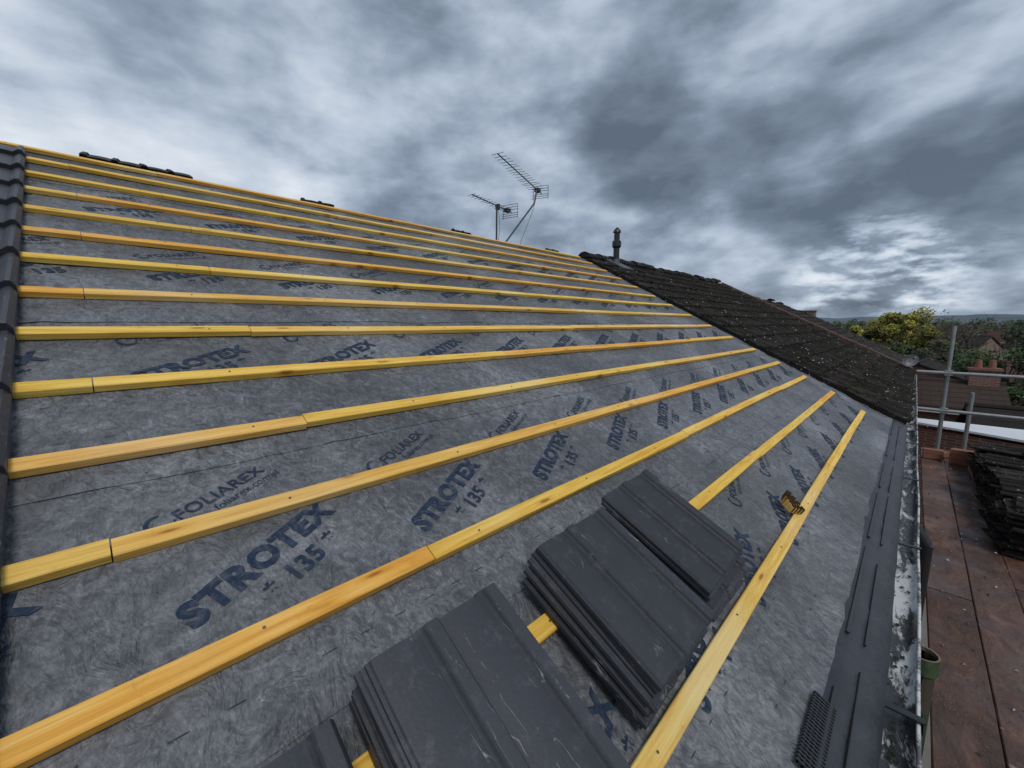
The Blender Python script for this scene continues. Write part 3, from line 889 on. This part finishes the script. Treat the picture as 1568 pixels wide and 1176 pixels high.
def leafmat(name,c0,c1,c2):
    m,t,b,tc=material(name)
    at=t.new('ShaderNodeVertexColor',layer_name='tint').outputs[0]
    c=t.ramp(t.noise(tc,.9,4,.6),[(.3,c0),(.5,c1),(.7,c2)])
    c=t.mix(1.,c,at,'MULTIPLY')
    t.set(b.inputs['Base Color'],c);b.inputs['Roughness'].default_value=.7
    return m
m_ly=leafmat('autumn_leaves',(.12,.14,.02),(.25,.24,.03),(.38,.32,.04))
m_lg=leafmat('green_leaves',(.024,.05,.015),(.046,.088,.022),(.085,.12,.03))
m_lb=leafmat('dull_leaves',(.04,.045,.025),(.07,.07,.035),(.11,.085,.045))
m_bark=simple('bark',(.08,.065,.05),.9,0,.3,10,.5)
def tree(name,x,y,h,r,leaf,nl=4500,seed=1,ls=.13,bare=False,cz=.6):
    rnd=random.Random(seed);mt=MB();ml=MB()
    def br(p,d,L,rr,lv):
        q=p+d*L
        mt.tube(p,q,rr,rr*.65,n=7 if lv<2 else 4,caps=False)
        if lv>=(5 if bare else 3): return
        for i in range(rnd.randint(3,4) if lv<2 else rnd.randint(2,3)):
            nd=(d+Vector((rnd.gauss(0,.55),rnd.gauss(0,.55),rnd.gauss(.12,.3)))).normalized()
            br(p.lerp(q,rnd.uniform(.7,1.)),nd,L*rnd.uniform(.6,.85),rr*.55,lv+1)
    br(Vector((x,y,-.2)),Vector((0,0,1)),h*.33,h*.022,0)
    o=empty(name)
    w=mt.obj('trunk_and_limbs',m_bark);w.parent=o
    c0=Vector((x,y,h*cz)); hz=h*(1-cz)
    cl=[]
    for i in range(34):
        u=Vector((rnd.gauss(0,1),rnd.gauss(0,1),rnd.gauss(0,1))).normalized()*rnd.uniform(.35,.95)
        cl.append((c0+Vector((u.x*r,u.y*r,u.z*hz)),r*rnd.uniform(.16,.34),rnd.uniform(.55,1.4)))
    if bare: nl=nl//6
    for i in range(nl):
        c,cr,g=rnd.choice(cl)
        u=Vector((rnd.gauss(0,1),rnd.gauss(0,1),rnd.gauss(0,1))).normalized()*cr*rnd.random()**.4
        p=c+Vector((u.x,u.y,u.z*.8))
        s=ls*rnd.uniform(.6,1.4)
        a=Vector((rnd.gauss(0,1),rnd.gauss(0,1),rnd.gauss(0,.7))).normalized();b_=a.orthogonal().normalized()
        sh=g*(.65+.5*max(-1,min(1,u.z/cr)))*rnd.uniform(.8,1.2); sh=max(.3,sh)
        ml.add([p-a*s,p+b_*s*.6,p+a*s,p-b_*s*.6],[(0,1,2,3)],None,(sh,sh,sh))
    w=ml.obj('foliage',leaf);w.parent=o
tree('autumn_tree',-1.0,60,8.4,3.5,m_ly,8000,3,.15)
tree('autumn_tree',-3.8,66,7.0,2.2,m_ly,3000,9,.16)
tree('bare_tree',2.9,56,7.9,2.8,m_lb,3000,5,.10,True)
tree('bare_tree',4.2,75,7.8,3.2,m_lb,3000,6,.10,True)
tree('green_tree',4.1,32,6.5,2.4,m_lg,13000,11,.085,cz=.5)
tree('green_tree',7.2,40,7.0,3.2,m_lg,9000,12,.11,cz=.55)
tree('green_bush',2.9,33,4.7,1.3,m_lg,6000,13,.07,cz=.5)
tree('green_bush',-.2,46,5.0,1.9,m_lg,5000,14,.09,cz=.5)
tree('green_bush',2.6,44,5.2,1.9,m_lg,5000,15,.09,cz=.5)
tree('green_bush',1.3,52,5.0,1.8,m_lb,3500,16,.1,cz=.5)
def treeline(name,y0,y1,num,hmin,hmax,leaf,seed,spread=(-.3,.4)):
    rnd=random.Random(seed);ml=MB()
    for i in range(num):
        y=rnd.uniform(y0,y1);x=rnd.uniform(*spread)*y;h=rnd.uniform(hmin,hmax);r=h*rnd.uniform(.35,.55);g=rnd.uniform(.6,1.3)
        for q in range(150):
            u=Vector((rnd.gauss(0,1),rnd.gauss(0,1),rnd.gauss(0,1))).normalized()*rnd.random()**.3
            p=Vector((x+u.x*r,y+u.y*r,h*.5+u.z*h*.5));s=h*.07*rnd.uniform(.6,1.4)
            a=Vector((rnd.gauss(0,1),rnd.gauss(0,1),rnd.gauss(0,1))).normalized();b_=a.orthogonal().normalized()
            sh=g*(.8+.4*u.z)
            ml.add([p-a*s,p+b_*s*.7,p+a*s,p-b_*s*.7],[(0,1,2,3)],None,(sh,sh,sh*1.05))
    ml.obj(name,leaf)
treeline('distant_trees',90,420,110,4,7.2,m_lb,3)
treeline('distant_woodland',450,1300,170,7,13,m_lg,4,(-.3,.4))
treeline('hedge_row',44,60,34,1.8,4.0,m_lg,5,(-.12,.25))

# ---------------------------------------------------------------- world
w=bpy.data.worlds.new('World');scene.world=w;w.use_nodes=True
t=N(w.node_tree);bg=w.node_tree.nodes['Background']
SUN_EL=rad(55);SUN_AZ=rad(115)
sky=t.new('ShaderNodeTexSky');sky.sky_type='NISHITA';sky.sun_disc=False
sky.sun_elevation=SUN_EL;sky.sun_rotation=SUN_AZ
d=t.new('ShaderNodeTexCoord').outputs['Generated']
sep=t.new('ShaderNodeSeparateXYZ');t.set(sep.inputs[0],d)
zz=t.math('ADD',t.math('MAXIMUM',sep.outputs[2],0.),.42)
cmb=t.new('ShaderNodeCombineXYZ')
t.set(cmb.inputs[0],t.math('DIVIDE',sep.outputs[0],zz));t.set(cmb.inputs[1],t.math('DIVIDE',sep.outputs[1],zz));t.set(cmb.inputs[2],t.math('MULTIPLY',sep.outputs[2],1.2))
cv=cmb.outputs[0]
a=t.noise(cv,1.5,3,.5,.2); b1=t.noise(cv,3.6,6,.50,.12)
c1=t.noise(t.mapping(d,(1,1,2.2),(7,3,1)),11,5,.55,.1)
f=t.math('ADD',t.math('MULTIPLY',a,.44),t.math('ADD',t.math('MULTIPLY',b1,.42),t.math('MULTIPLY',c1,.14)))
f=t.math('ADD',t.math('MULTIPLY',t.math('SUBTRACT',f,.5),1.15),.507)
def lobe(dirv,inner,outer,amt):
    v=Vector(dirv).normalized()
    dt=t.vmath('DOT_PRODUCT',d,tuple(v))
    return t.mapr(dt,math.cos(rad(outer)),math.cos(rad(inner)),0,amt,True)
for L in(((-.156,.954,.254),3,27,-.09),((-.4,.8,.42),3,18,-.04),((-.946,-.02,.323),4,30,.08),((-.72,.46,.515),2,18,.04),((-.22,.9,.12),2,12,.02)):
    f=t.math('ADD',f,lobe(*L))
c2=t.noise(t.mapping(d,(1,1,2.6),(2,5,1)),17,5,.55,.1)
br=t.math('MULTIPLY',t.math('ADD',lobe((-.07,.995,.075),2,9,.50),lobe((.03,.99,.08),1,6,.2)),t.mapr(c2,.43,.64,0.02,.42))
f=t.math('ADD',f,br)
col=t.ramp(f,[(.34,(1.10,1.45,1.95)),(.43,(1.95,2.45,3.2)),(.50,(3.2,3.9,4.95)),(.57,(4.9,5.7,6.8)),(.72,(8.2,8.7,9.3))])
hz=t.mapr(sep.outputs[2],0.,.035,.75,0,True)
col=t.mix(hz,col,(1.9,2.7,3.7))
mixc=t.mix(.94,sky.outputs[0],col)
t.set(bg.inputs['Color'],mixc);bg.inputs['Strength'].default_value=.1

sun=bpy.data.lights.new('sun','SUN');sun.energy=1.5;sun.angle=rad(18);sun.color=(1,.96,.9)
so=bpy.data.objects.new('sun',sun);bpy.context.collection.objects.link(so)
sd=Vector((math.sin(SUN_AZ)*math.cos(SUN_EL),math.cos(SUN_AZ)*math.cos(SUN_EL),math.sin(SUN_EL)))
so.rotation_euler=sd.to_track_quat('Z','Y').to_euler();so.location=(0,0,30)

cam=bpy.data.cameras.new('camera');co=bpy.data.objects.new('camera',cam);bpy.context.collection.objects.link(co)
cam.sensor_width=36;cam.lens=36*627/1568;cam.clip_start=.05;cam.clip_end=9000
co.location=CAM;co.rotation_euler=(rad(90-8.35),0,rad(44.3))
scene.camera=co
scene.view_settings.view_transform='Standard';scene.view_settings.look='None';scene.view_settings.exposure=0
